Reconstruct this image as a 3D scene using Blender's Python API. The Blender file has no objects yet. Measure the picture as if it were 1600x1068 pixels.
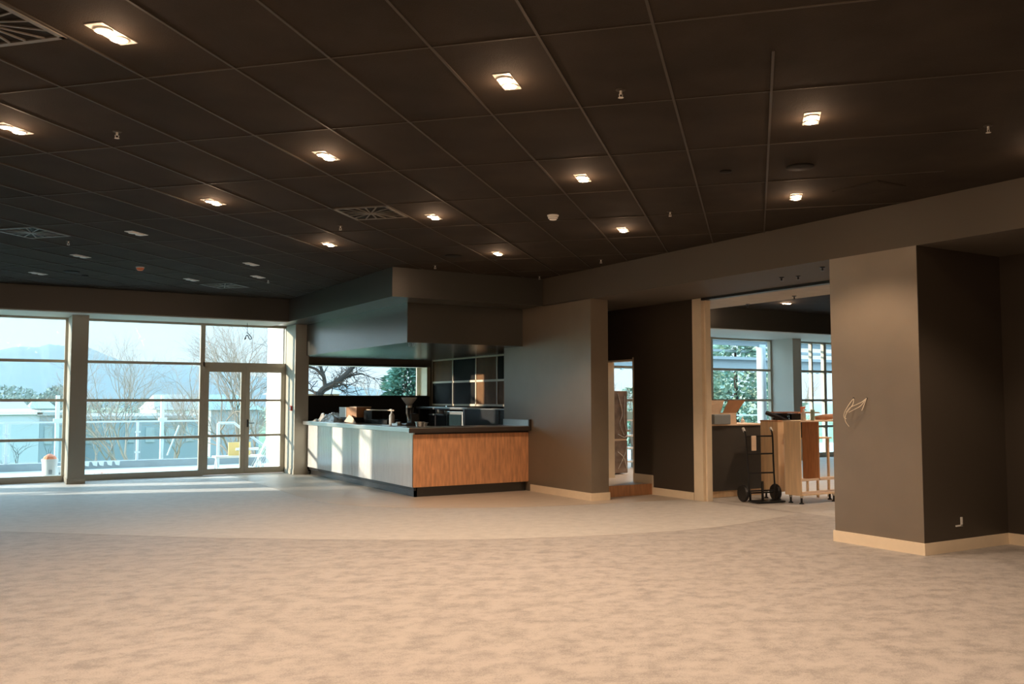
import bpy, bmesh, math, random
from mathutils import Vector, Matrix
PI = math.pi
SC = bpy.context.scene
COL = SC.collection
R = math.radians

# ------------------------------------------------------------------ camera
FPX, EYE = 1411.95, 1.5
YAW, PITCH = R(59.186), R(3.661)          # yaw measured from +X towards +Y
cam_d = bpy.data.cameras.new('camera')
cam_d.sensor_width = 36.0
cam_d.lens = FPX / 1600 * 36.0
cam_d.clip_end = 6000
cam = bpy.data.objects.new('camera', cam_d)
COL.objects.link(cam)
cam.location = (0, 0, EYE)
FW = Vector((math.cos(YAW) * math.cos(PITCH), math.sin(YAW) * math.cos(PITCH), math.sin(PITCH)))
cam.rotation_euler = FW.to_track_quat('-Z', 'Y').to_euler()
SC.camera = cam
RT = Vector((math.sin(YAW), -math.cos(YAW), 0)); UP = RT.cross(FW)
def ray(px, py): return FW + RT * ((px - 800) / FPX) + UP * ((534 - py) / FPX)
def atY(px, py, Y):                        # the point of the plane y = Y seen at a pixel
    d = ray(px, py); return Vector((0, 0, EYE)) + d * (Y / d.y)
def atZ(px, py, Z):
    d = ray(px, py); return Vector((0, 0, EYE)) + d * ((Z - EYE) / d.z)

# ------------------------------------------------------------------ view, world, sun
vs = SC.view_settings
SC.display_settings.display_device = 'sRGB'
vs.view_transform = 'Standard'; vs.look = 'None'; vs.exposure = 0.0; vs.gamma = 1.0
vs.use_curve_mapping = False
cy = SC.cycles
cy.use_denoising = True
cy.max_bounces = 8; cy.diffuse_bounces = 5; cy.glossy_bounces = 4; cy.transparent_max_bounces = 24
cy.volume_bounces = 0; cy.sample_clamp_indirect = 6.0
cy.caustics_reflective = False; cy.caustics_refractive = False

world = bpy.data.worlds.new('sky'); SC.world = world
world.use_nodes = True
wn = world.node_tree; wn.nodes.clear()
w_out = wn.nodes.new('ShaderNodeOutputWorld'); w_bg = wn.nodes.new('ShaderNodeBackground')
w_tc = wn.nodes.new('ShaderNodeTexCoord'); w_sep = wn.nodes.new('ShaderNodeSeparateXYZ')
w_rmp = wn.nodes.new('ShaderNodeValToRGB')
wn.links.new(w_tc.outputs['Generated'], w_sep.inputs[0])
wn.links.new(w_sep.outputs['Z'], w_rmp.inputs[0])
wn.links.new(w_rmp.outputs[0], w_bg.inputs[0]); wn.links.new(w_bg.outputs[0], w_out.inputs[0])
e = w_rmp.color_ramp.elements
e[0].position = 0.0; e[0].color = (0.66, 0.75, 0.78, 1)
e[1].position = 1.0; e[1].color = (1.7, 3.0, 4.1, 1)
k = e.new(0.09); k.color = (0.50, 0.68, 0.77, 1)
k = e.new(0.22); k.color = (2.9, 4.1, 4.8, 1)
w_bg.inputs[1].default_value = 1.0

SUN_TH, SUN_EL = R(19), R(6.5)
sun_d = bpy.data.lights.new('sun', 'SUN'); sun_d.energy = 12.5; sun_d.color = (1.0, 0.86, 0.70); sun_d.angle = R(0.8)
sun = bpy.data.objects.new('sun', sun_d); COL.objects.link(sun)
sun.rotation_euler = Vector((math.cos(SUN_TH) * math.cos(SUN_EL), -math.sin(SUN_TH) * math.cos(SUN_EL), -math.sin(SUN_EL))).to_track_quat('-Z', 'Y').to_euler()

LAMP_W, LAMP_COL, LAMP_GLOW = 150.0, (1.0, 0.715, 0.50), 130.0
CEIL = 3.47
YW = 18.65          # window wall
XR = 9.35           # rear right wall plane
XF = 7.95           # front right wall plane

# ------------------------------------------------------------------ materials
def mat(name, col, rough=0.6, metal=0.0, spec=0.5, emit=None, estr=0.0, var=0.0, vscale=8.0, bump=0.0, bscale=60.0, coords='Object', stretch=(1, 1, 1)):
    m = bpy.data.materials.new(name); m.use_nodes = True
    nt = m.node_tree; b = nt.nodes['Principled BSDF']
    b.inputs['Base Color'].default_value = (*col, 1); b.inputs['Roughness'].default_value = rough
    b.inputs['Metallic'].default_value = metal; b.inputs['Specular IOR Level'].default_value = spec
    tc = nt.nodes.new('ShaderNodeTexCoord'); mp = nt.nodes.new('ShaderNodeMapping')
    mp.inputs['Scale'].default_value = stretch
    nt.links.new(tc.outputs[coords], mp.inputs[0])
    if var > 0:
        n = nt.nodes.new('ShaderNodeTexNoise'); n.inputs['Scale'].default_value = vscale; n.inputs['Detail'].default_value = 5
        nt.links.new(mp.outputs[0], n.inputs['Vector'])
        r = nt.nodes.new('ShaderNodeMapRange'); r.inputs[1].default_value = 0.3; r.inputs[2].default_value = 0.7
        r.inputs[3].default_value = 1 - var; r.inputs[4].default_value = 1 + var
        nt.links.new(n.outputs[0], r.inputs[0])
        x = nt.nodes.new('ShaderNodeVectorMath'); x.operation = 'SCALE'; x.inputs[0].default_value = col
        nt.links.new(r.outputs[0], x.inputs['Scale']); nt.links.new(x.outputs[0], b.inputs['Base Color'])
    if bump > 0:
        n2 = nt.nodes.new('ShaderNodeTexNoise'); n2.inputs['Scale'].default_value = bscale; n2.inputs['Detail'].default_value = 4
        nt.links.new(mp.outputs[0], n2.inputs['Vector'])
        bp = nt.nodes.new('ShaderNodeBump'); bp.inputs['Strength'].default_value = bump; bp.inputs['Distance'].default_value = 0.01
        nt.links.new(n2.outputs[0], bp.inputs['Height']); nt.links.new(bp.outputs[0], b.inputs['Normal'])
    if emit:
        b.inputs['Emission Color'].default_value = (*emit, 1); b.inputs['Emission Strength'].default_value = estr
    return m

def carpet_mat(name, ca, cb, sc=3.0, plain=0.0):
    m = mat(name, ca, 0.62, spec=0.5)
    nt = m.node_tree; b = nt.nodes['Principled BSDF']
    tc = nt.nodes.new('ShaderNodeTexCoord'); mp = nt.nodes.new('ShaderNodeMapping')
    mp.inputs['Rotation'].default_value = (0, 0, R(31)); mp.inputs['Scale'].default_value = (1.0, 1.25, 1)
    nt.links.new(tc.outputs['Object'], mp.inputs[0])
    n1 = nt.nodes.new('ShaderNodeTexNoise'); n1.inputs['Scale'].default_value = sc; n1.inputs['Detail'].default_value = 8; n1.inputs['Roughness'].default_value = 0.72
    n2 = nt.nodes.new('ShaderNodeTexNoise'); n2.inputs['Scale'].default_value = sc * 17; n2.inputs['Detail'].default_value = 4; n2.inputs['Roughness'].default_value = 0.8
    for n in (n1, n2): nt.links.new(mp.outputs[0], n.inputs['Vector'])
    mx = nt.nodes.new('ShaderNodeMix'); mx.data_type = 'FLOAT'; mx.inputs[0].default_value = 0.46
    nt.links.new(n1.outputs[0], mx.inputs[2]); nt.links.new(n2.outputs[0], mx.inputs[3])
    rp = nt.nodes.new('ShaderNodeValToRGB'); nt.links.new(mx.outputs[0], rp.inputs[0])
    rp.color_ramp.elements[0].position = 0.425 - plain; rp.color_ramp.elements[0].color = (*ca, 1)
    rp.color_ramp.elements[1].position = 0.535 + plain; rp.color_ramp.elements[1].color = (*cb, 1)
    nt.links.new(rp.outputs[0], b.inputs['Base Color'])
    bp = nt.nodes.new('ShaderNodeBump'); bp.inputs['Strength'].default_value = 0.12; bp.inputs['Distance'].default_value = 0.004
    nt.links.new(n2.outputs[0], bp.inputs['Height']); nt.links.new(bp.outputs[0], b.inputs['Normal'])
    b.inputs['Sheen Weight'].default_value = 0.4; b.inputs['Sheen Roughness'].default_value = 0.5
    return m

def glass_mat(name, tint=(0.94, 0.97, 0.97), refl=1.0):
    m = bpy.data.materials.new(name); m.use_nodes = True; nt = m.node_tree; nt.nodes.clear()
    o = nt.nodes.new('ShaderNodeOutputMaterial'); mx = nt.nodes.new('ShaderNodeMixShader')
    t = nt.nodes.new('ShaderNodeBsdfTransparent'); t.inputs[0].default_value = (*tint, 1)
    g = nt.nodes.new('ShaderNodeBsdfGlossy'); g.inputs['Roughness'].default_value = 0.0
    f = nt.nodes.new('ShaderNodeLayerWeight'); f.inputs[0].default_value = .5
    pw = nt.nodes.new('ShaderNodeMath'); pw.operation = 'POWER'; pw.inputs[1].default_value = 5.0
    ml = nt.nodes.new('ShaderNodeMath'); ml.operation = 'MULTIPLY_ADD'; ml.inputs[1].default_value = .9 * refl; ml.inputs[2].default_value = .004 * refl
    nt.links.new(f.outputs['Facing'], pw.inputs[0]); nt.links.new(pw.outputs[0], ml.inputs[0]); nt.links.new(ml.outputs[0], mx.inputs[0])
    nt.links.new(t.outputs[0], mx.inputs[1]); nt.links.new(g.outputs[0], mx.inputs[2]); nt.links.new(mx.outputs[0], o.inputs[0])
    return m

M = dict(
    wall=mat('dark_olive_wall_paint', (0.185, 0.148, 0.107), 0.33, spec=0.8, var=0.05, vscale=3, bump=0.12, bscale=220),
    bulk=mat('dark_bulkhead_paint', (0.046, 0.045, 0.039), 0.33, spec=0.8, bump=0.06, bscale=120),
    beam=mat('shade_toned_beam_paint', (0.078, 0.064, 0.048), 0.75, bump=.06, bscale=120),  # same paint as the pillar wall; the beam's shade is put into the colour
    satin=mat('satin_dark_bulkhead_panel', (0.052, 0.050, 0.043), 0.27, spec=1.0),
    soffit=mat('pale_soffit_paint', (0.50, 0.49, 0.44), 0.6, bump=0.05, bscale=120),
    lintel=mat('primed_lintel_board', (0.38, 0.32, 0.24), 0.8, var=0.06, vscale=5),
    ceil=mat('dark_acoustic_tile', (0.029, 0.0225, 0.0165), 0.9, spec=0.15, var=0.22, vscale=2.2, bump=0.3, bscale=180),
    vane=mat('grey_brown_vent_metal', (0.11, 0.10, 0.085), 0.5),
    wall_shade=mat('shade_toned_wall_paint', (0.058, 0.047, 0.036), 0.45, spec=.4, bump=.12, bscale=220),  # wall paint darkened so the alcove and hall read as shaded
    grid=mat('dark_ceiling_grid_metal', (0.042, 0.034, 0.026), 0.6, spec=0.3),
    black=mat('black_paint', (0.012, 0.012, 0.012), 0.5),
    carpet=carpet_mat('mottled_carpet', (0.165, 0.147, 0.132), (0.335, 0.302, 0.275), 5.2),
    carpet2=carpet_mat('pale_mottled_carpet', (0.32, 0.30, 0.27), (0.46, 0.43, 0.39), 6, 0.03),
    apron=mat('pale_timber_vinyl', (0.50, 0.42, 0.335), 0.46, var=0.10, vscale=3, stretch=(1.0, 8, 1)),
    cream=mat('cream_trim_paint', (0.84, 0.71, 0.53), 0.4, var=0.03),
    frame=mat('bronze_grey_window_frame', (0.46, 0.42, 0.34), 0.35, spec=0.5, metal=0.2, var=0.03),
    colm=mat('beige_column_paint', (0.48, 0.44, 0.36), 0.5, bump=0.1, bscale=200),
    glass=glass_mat('window_glass'),
    glass2=glass_mat('balustrade_glass', (0.93, 0.975, 0.975), .9),
    wood=mat('orange_oak_laminate', (0.68, 0.335, 0.165), 0.28, spec=0.5, var=0.22, vscale=5, bump=0.05, bscale=90, stretch=(5, 5, 0.8)),
    wood_glare=mat('glare_toned_fluted_laminate', (0.85, 0.84, 0.82), 0.22, spec=1.0, var=0.06, vscale=6, stretch=(6, 6, 0.3)),  # window glare on the timber long side put into the pale colour
    kick=mat('dark_kickboard', (0.02, 0.02, 0.019), 0.25, spec=0.9),
    steel=mat('brushed_stainless_steel', (0.50, 0.50, 0.48), 0.34, metal=0.95, var=0.06, vscale=10, stretch=(1, 12, 12)),
    steeld=mat('dark_worktop_edge', (0.055, 0.042, 0.034), 0.4, metal=0.2),
    dark=mat('black_plastic', (0.015, 0.015, 0.016), 0.35),
    matt=mat('matt_black_board', (0.010, 0.009, 0.008), 0.7, spec=.15),
    darkglass=mat('dark_glass_front', (0.02, 0.035, 0.04), 0.08, spec=0.8),
    white=mat('white_plastic', (0.78, 0.78, 0.75), 0.35),
    lens=mat('lit_lamp_lens', (1, 0.9, 0.8), 0.3, emit=(1.0, 0.72, 0.44), estr=LAMP_GLOW),
    lensoff=mat('unlit_lamp_lens', (0.75, 0.76, 0.74), 0.15, spec=0.8),
    plate=mat('white_downlight_trim', (0.62, 0.60, 0.56), 0.35),
    card=mat('brown_cardboard', (0.44, 0.23, 0.12), 0.8, var=0.08, vscale=6),
    cardl=mat('pale_cardboard', (0.82, 0.63, 0.46), 0.8, var=0.05),
    film=mat('crumpled_plastic_film', (0.62, 0.58, 0.53), 0.16, spec=0.9, var=0.2, vscale=14, bump=0.6, bscale=16),
    wrap=mat('film_wrapped_brown_board', (0.22, 0.155, 0.115), 0.2, spec=0.8, var=0.35, vscale=7, bump=0.9, bscale=10),
    ply=mat('raw_pine_ply', (0.82, 0.59, 0.36), 0.55, var=0.10, vscale=4, stretch=(6, 6, 0.6)),
    plyd=mat('brown_ply_interior', (0.50, 0.25, 0.12), 0.6, var=0.18, vscale=8, stretch=(6, 6, 0.6)),
    charc=mat('charcoal_laminate', (0.06, 0.056, 0.05), 0.5, bump=0.05, bscale=160),
    brown=mat('brown_cupboard_panel', (0.19, 0.088, 0.032), 0.6, spec=.2, var=0.15, vscale=6),
    redp=mat('red_plastic', (0.75, 0.06, 0.04), 0.4),
    orange=mat('orange_plastic', (0.9, 0.28, 0.13), 0.5),
    wire=mat('pale_cable', (0.75, 0.66, 0.52), 0.5),
    mats=mat('woven_brown_mat', (0.42, 0.22, 0.13), 0.7, var=0.3, vscale=24, stretch=(1, 14, 1)),
    # outdoors
    deck=mat('pale_balcony_paving', (0.62, 0.63, 0.62), 0.6, var=0.08, vscale=2),
    render=mat('white_rendered_wall', (0.82, 0.81, 0.77), 0.8),
    alum=mat('white_aluminium_post', (0.72, 0.74, 0.74), 0.4),
    conc=mat('grey_concrete', (0.36, 0.38, 0.38), 0.85, var=0.1, vscale=2),
    grass=mat('winter_grass', (0.20, 0.27, 0.15), 0.95, var=0.25, vscale=0.08),
    hill=mat('distant_forest_hills', (0.10, 0.16, 0.18), 1.0, spec=0.0, var=0.12, vscale=0.01),
    bluewall=mat('blue_grey_cladding', (0.28, 0.32, 0.34), 0.7),
    palewall=mat('pale_blue_cladding', (0.48, 0.51, 0.52), 0.7),
    roofr=mat('brown_grey_roof', (0.33, 0.27, 0.26), 0.8), rooft=mat('teal_roof', (0.25, 0.40, 0.42), 0.7),
    bark=mat('pale_winter_bark', (0.30, 0.25, 0.21), 0.95, spec=0.1), barkd=mat('dark_winter_bark', (0.05, 0.042, 0.036), 0.95, spec=0.1),
    conif=mat('conifer_needles', (0.12, 0.23, 0.18), 0.8, spec=0.3, var=0.45, vscale=1.2),
    leafy=mat('pale_green_foliage', (0.33, 0.44, 0.35), 0.7, spec=0.4, var=0.5, vscale=1.5),
    bush=mat('distant_bush', (0.20, 0.24, 0.20), 0.95, spec=0.1, var=0.3, vscale=0.6),
    brick=mat('orange_brick', (0.70, 0.42, 0.30), 0.8, var=.1, vscale=3),
    yellow=mat('yellow_board', (0.85, 0.66, 0.28), 0.6),
)

_w = M['wood_glare'].node_tree.nodes['Principled BSDF']
_w.inputs['Coat Weight'].default_value = 1.0; _w.inputs['Coat IOR'].default_value = 1.9; _w.inputs['Coat Roughness'].default_value = .22

# ------------------------------------------------------------------ builders
class MB:
    def __init__(s): s.v = []; s.f = []
    def add(s, vs_, fs_):
        n = len(s.v); s.v += [tuple(p) for p in vs_]; s.f += [tuple(i + n for i in f) for f in fs_]; return s
    def box(s, x0, x1, y0, y1, z0, z1):
        if x0 > x1: x0, x1 = x1, x0
        if y0 > y1: y0, y1 = y1, y0
        if z0 > z1: z0, z1 = z1, z0
        return s.add([(x0, y0, z0), (x1, y0, z0), (x1, y1, z0), (x0, y1, z0), (x0, y0, z1), (x1, y0, z1), (x1, y1, z1), (x0, y1, z1)],
                     [(0, 3, 2, 1), (4, 5, 6, 7), (0, 1, 5, 4), (1, 2, 6, 5), (2, 3, 7, 6), (3, 0, 4, 7)])
    def prism(s, pts, z0, z1):
        n = len(pts)
        return s.add([(p[0], p[1], z0) for p in pts] + [(p[0], p[1], z1) for p in pts],
                     [tuple(range(n))[::-1], tuple(range(n, 2 * n))] + [(i, (i + 1) % n, (i + 1) % n + n, i + n) for i in range(n)])
    def tube(s, pts, r, n=8, caps=True):
        pts = [Vector(p) for p in pts]; rr = r if isinstance(r, (list, tuple)) else [r] * len(pts)
        base = len(s.v); prev = None
        for i, p in enumerate(pts):
            d = (pts[min(i + 1, len(pts) - 1)] - pts[max(i - 1, 0)])
            if d.length < 1e-9: d = Vector((0, 0, 1))
            d.normalize()
            if prev is None: a = d.orthogonal().normalized()
            else:
                a = prev - d * prev.dot(d)
                a = a.normalized() if a.length > 1e-6 else d.orthogonal().normalized()
            prev = a; b = d.cross(a)
            for k_ in range(n):
                t = 2 * PI * k_ / n; s.v.append(tuple(p + (a * math.cos(t) + b * math.sin(t)) * rr[i]))
        for i in range(len(pts) - 1):
            for k_ in range(n):
                s.f.append((base + i * n + k_, base + i * n + (k_ + 1) % n, base + (i + 1) * n + (k_ + 1) % n, base + (i + 1) * n + k_))
        if caps:
            s.f.append(tuple(base + k_ for k_ in range(n))[::-1]); s.f.append(tuple(base + (len(pts) - 1) * n + k_ for k_ in range(n)))
        return s
    def lathe(s, prof, c=(0, 0, 0), n=24, sx=1, sy=1):
        base = len(s.v)
        for r, z in prof:
            for k_ in range(n):
                t = 2 * PI * k_ / n; s.v.append((c[0] + r * sx * math.cos(t), c[1] + r * sy * math.sin(t), c[2] + z))
        for i in range(len(prof) - 1):
            for k_ in range(n):
                s.f.append((base + i * n + k_, base + i * n + (k_ + 1) % n, base + (i + 1) * n + (k_ + 1) % n, base + (i + 1) * n + k_))
        s.f.append(tuple(base + k_ for k_ in range(n))[::-1]); s.f.append(tuple(base + (len(prof) - 1) * n + k_ for k_ in range(n)))
        return s
    def rot(s, a, c=(0, 0)):
        ca, sa = math.cos(a), math.sin(a)
        s.v = [((x - c[0]) * ca - (y - c[1]) * sa + c[0], (x - c[0]) * sa + (y - c[1]) * ca + c[1], z) for x, y, z in s.v]; return s
    def move(s, d): s.v = [(x + d[0], y + d[1], z + d[2]) for x, y, z in s.v]; return s
    def build(s, name, m, parent=None, bevel=0.0, smooth=False, loc=(0, 0, 0)):
        me = bpy.data.meshes.new(name); me.from_pydata(s.v, [], s.f); me.update()
        bm = bmesh.new(); bm.from_mesh(me); bmesh.ops.recalc_face_normals(bm, faces=bm.faces); bm.to_mesh(me); bm.free()
        for mm in (m if isinstance(m, list) else [m]): me.materials.append(mm)
        if smooth:
            for p in me.polygons: p.use_smooth = True
        o = bpy.data.objects.new(name, me); COL.objects.link(o)
        if parent is not None: o.parent = parent
        o.location = loc
        if bevel > 0:
            md = o.modifiers.new('bevel', 'BEVEL'); md.width = bevel; md.segments = 2; md.limit_method = 'ANGLE'
        return o

def tag(o, label, cat, group=None, kind=None):
    o['label'] = label; o['category'] = cat
    if group: o['group'] = group
    if kind: o['kind'] = kind
    return o
def thing(name, label, cat, loc=(0, 0, 0), rotz=0.0, group=None):
    o = bpy.data.objects.new(name, None); COL.objects.link(o); o.location = loc; o.rotation_euler = (0, 0, rotz)
    o.empty_display_size = 0.1
    return tag(o, label, cat, group)
def struct(name, mb, m, bevel=0.0):
    o = mb.build(name, m, bevel=bevel); o['kind'] = 'structure'; return o
def copy_tree(o, parent=None):
    c = o.copy(); COL.objects.link(c)
    if parent is not None: c.parent = parent
    for ch in list(o.children): copy_tree(ch, c)
    return c

# ------------------------------------------------------------------ floor
fl = struct('floor', MB().box(-9.2, XR + 0.2, -7, YW + 0.25, -0.3, 0.0), M['carpet'])
def smooth_pts(P, n=8):
    out = []
    for i in range(len(P) - 1):
        p0 = Vector(P[max(i - 1, 0)]); p1 = Vector(P[i]); p2 = Vector(P[i + 1]); p3 = Vector(P[min(i + 2, len(P) - 1)])
        for k_ in range(n):
            t = k_ / n; out.append(tuple(0.5 * ((2 * p1) + (-p0 + p2) * t + (2 * p0 - 5 * p1 + 4 * p2 - p3) * t * t + (-p0 + 3 * p1 - 3 * p2 + p3) * t ** 3)))
    out.append(tuple(P[-1])); return out
arc = smooth_pts([(-9.0, 20.5 - 0.6), (-4.0, 15.75), (0.325, 11.96), (2.68, 9.95), (5.03, 8.52), (7.41, 8.03), (9.5, 8.45)])
arc = [(x, min(y, YW)) for x, y in arc if y < YW]
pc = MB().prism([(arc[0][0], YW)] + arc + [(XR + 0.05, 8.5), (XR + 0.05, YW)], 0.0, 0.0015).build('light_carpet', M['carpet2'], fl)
ap = smooth_pts([(4.45, YW), (4.45, 15.5), (4.46, 13.2), (4.9, 12.0), (6.0, 11.2), (7.3, 10.75), (9.3, 10.5)])
MB().prism(ap + [(XR, YW)], 0.0015, 0.003).build('vinyl_apron', M['apron'], fl)
struct('floor', MB().box(XR + 0.2, 24, 3.5, 16.7, -0.3, -0.002), M['carpet2'])
struct('floor', MB().box(8.27, XR, 11.32, 13.6, 0.0, 0.17).box(XR, 12.6, 11.32, 16.4, 0.0, 0.17), M['apron'])
struct('trim_1', MB().box(8.27, XR - 0.02, 11.30, 11.318, 0.0, 0.172), M['plyd'])

# ------------------------------------------------------------------ ceiling with its grid of lay-in tiles
ce = struct('ceiling', MB().box(-9.2, XR + 0.4, -7, YW + 0.25, CEIL, CEIL + 0.2), M['ceil'])
GA = R(44.12); ca_, sa_ = math.cos(GA), math.sin(GA)
def G(a, b): return (a * ca_ - b * sa_, a * sa_ + b * ca_)
A0, DA, B0, DB = 4.65, 1.245, 1.105, 0.617
def clip_line(p, d, x0, x1, y0, y1):
    t0, t1 = -60, 60
    for q, dd, lo, hi in ((p[0], d[0], x0, x1), (p[1], d[1], y0, y1)):
        a, b = (lo - q) / dd, (hi - q) / dd
        if a > b: a, b = b, a
        t0, t1 = max(t0, a), min(t1, b)
    return t0, t1
g = MB()
def bar(p, d, t0, t1, w, h):
    if t1 - t0 < 0.05: return
    nx, ny = -d[1], d[0]
    for off, ww, hh in ((0, w, h),):
        a = (p[0] + d[0] * t0, p[1] + d[1] * t0); b = (p[0] + d[0] * t1, p[1] + d[1] * t1)
        g.prism([(a[0] + nx * ww, a[1] + ny * ww), (a[0] - nx * ww, a[1] - ny * ww), (b[0] - nx * ww, b[1] - ny * ww), (b[0] + nx * ww, b[1] + ny * ww)], CEIL - hh, CEIL)
XB, YB = 7.95, 17.45
for i in range(-2, 30):
    b = B0 + DB * i
    if b < -0.3: continue
    p = G(0, b); d = (ca_, sa_)
    t0, t1 = clip_line(p, d, -9, XB, -6.9, YB)
    if b < 0: t0 = max(t0, 5.2)
    bar(p, d, t0, t1, 0.008, 0.008)
for i in range(-6, 14):
    a = A0 + DA * i
    p = G(a, 0); d = (-sa_, ca_)
    t0, t1 = clip_line(p, d, -9, XB, -6.9, YB)
    bar(p, d, max(t0, -0.7 if i < 1 else -1.6), t1, 0.006, 0.006)
g.build('ceiling_grid', M['grid'], ce)

# ------------------------------------------------------------------ bulkheads, walls
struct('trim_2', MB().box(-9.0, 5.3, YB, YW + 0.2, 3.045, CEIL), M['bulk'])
struct('trim_3', MB().box(-9.0, 5.3, YB + 0.02, YW, 3.025, 3.045), M['soffit'])
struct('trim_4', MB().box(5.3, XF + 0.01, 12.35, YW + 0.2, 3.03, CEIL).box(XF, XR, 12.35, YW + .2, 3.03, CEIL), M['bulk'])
struct('trim_5', MB().box(5.83, XR, 12.98, YW, 2.40, 3.03), M['satin'])
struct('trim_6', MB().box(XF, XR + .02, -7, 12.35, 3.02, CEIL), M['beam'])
struct('wall_bar', MB().box(XF, 8.27, 11.02, 13.6, 0, 3.03), M['wall'])
struct('wall_bar', MB().box(8.27, XR, 13.45, 13.6, 0, 3.03), M['wall_shade'])
struct('wall_pillar', MB().box(XF, XR + 0.6, 5.55, 6.6, 0, 3.02), M['wall'])
struct('wall_alcove', MB().box(XR, XR + 0.15, -7, 5.55, 0, 3.02).box(XF + .001, XR, 5.545, 5.55, 0, 3.02), M['wall_shade'])  # thin skin on the pillar side carries the alcove shade as colour
struct('wall_hall', MB().box(XR, XR + 0.14, 10.32, 11.78, 0, 3.02).box(XR, XR + 0.14, 12.62, 18.6, 0, 3.02).box(XR, XR + 0.14, 11.78, 12.62, 2.16, 3.02), M['wall_shade'])
struct('wall_left', MB().box(-9.2, -9.0, -7, YW + .2, 0, CEIL), M['wall'])
struct('wall_behind', MB().box(-9.2, XR + .2, -7.2, -7, 0, CEIL), M['wall'])
# far wall behind the bar with its strip window
struct('wall_far', MB().box(5.9, XR, YW, YW + .2, 0, 1.59).box(5.9, XR, YW, YW + .2, 2.24, 3.03).box(5.9, 6.02, YW, YW + .2, 1.59, 2.24).box(8.95, XR, YW, YW + .2, 1.59, 2.24), M['wall'])
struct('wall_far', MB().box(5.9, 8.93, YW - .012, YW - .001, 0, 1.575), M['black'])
# baseboards
BH = 0.115
struct('baseboard_bar', MB().box(XF - .015, XF, 11.005, 12.72, 0, BH).box(XF, 8.285, 11.005, 11.02, 0, BH), M['cream'])
struct('baseboard_hall', MB().box(XR - .016, XR, 10.33, 11.3, 0, BH).box(XR - .016, XR, 11.3, 11.78, .17, .17 + BH + .02).box(XR - .018, XR, 11.28, 11.37, 0, .30).box(XR - .016, XR, 12.72, 13.45, .17, .17 + BH), M['cream'])
struct('baseboard_pillar', MB().box(XF - .016, XF, 5.534, 6.616, 0, BH).box(XF, XR, 5.534, 5.55, 0, BH).box(XF, XR, 6.6, 6.616, 0, BH), M['cream'])
struct('baseboard_alcove', MB().box(XR - .016, XR, -7, 5.534, 0, BH), M['cream'])
# cased opening to the second room and the door opening in the hall
struct('trim_7', MB().box(XR - .02, XR + .16, 10.12, 10.32, 0, 3.02).box(XR + .03, XR + .13, 10.08, 10.12, 0, 3.0), M['cream'], bevel=.004)
struct('trim_8', MB().box(XR + .02, 10.55, 5.5, 11.6, 3.012, 3.5), M['lintel'])
struct('trim_9', MB().box(XR - .02, XR + .09, 6.6, 10.12, 2.985, 3.022), M['black'])
dn = MB().box(XR - .02, XR + .16, 12.50, 12.62, .17, 2.2).box(XR - .005, XR + .16, 11.76, 11.79, .17, 2.2).box(XR - .005, XR + .16, 11.76, 12.62, 2.14, 2.17)
struct('door_1', dn, M['cream'])
# second room shell
struct('ceiling', MB().box(XR + 1.2, 24.2, 3.3, 16.9, 3.5, 3.7), M['ceil'])
struct('trim_10', MB().box(XR + .14, 24, 14.4, 16.7, 3.045, 3.5), M['bulk'])
struct('trim_11', MB().box(XR + .14, 24, 14.42, 16.5, 3.03, 3.045), M['soffit'])
struct('wall_right', MB().box(24, 24.2, 3.3, 16.9, 0, 3.5).box(XR + .6, 24, 3.3, 3.5, 0, 3.5), M['wall'])

# ------------------------------------------------------------------ windows
def hframe(mb, x0, x1, z, h, y=YW, d=.06): mb.box(x0, x1, y - d, y + .04, z - h / 2, z + h / 2)
def window(name, x0, x1, zs, y=YW, base=.0, head=2.985, verts=(), fm='frame', hh=.05):
    r = bpy.data.objects.new(name, None); COL.objects.link(r); r['kind'] = 'structure'; r.location = (x0, y, 0)
    f = MB(); f.box(x0, x1, y - .07, y + .05, base, base + .115); f.box(x0, x1, y - .05, y + .05, head, 3.045)
    for z in zs: f.box(x0, x1, y - .06, y + .035, z - hh / 2, z + hh / 2)
    for x in (x0 + .025, x1 - .025) + tuple(verts): f.box(x - .025, x + .025, y - .055, y + .04, base, head + .02)
    f.move((-x0, -y, 0)).build('window_frame', M[fm], r)
    MB().box(0, x1 - x0, -.006, .0, base + .05, head + .02).build('pane', M['glass'], r)
    return r
ZS = (.77, 1.492, 2.215)
window('window_1', 1.78, 3.93, ZS)
window('window_2', -2.27, 1.50, ZS, verts=(-.15,))
window('window_3', -6.32, -2.55, ZS, verts=(-4.2,))
window('window_4', -9.0, -6.60, ZS)
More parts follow.
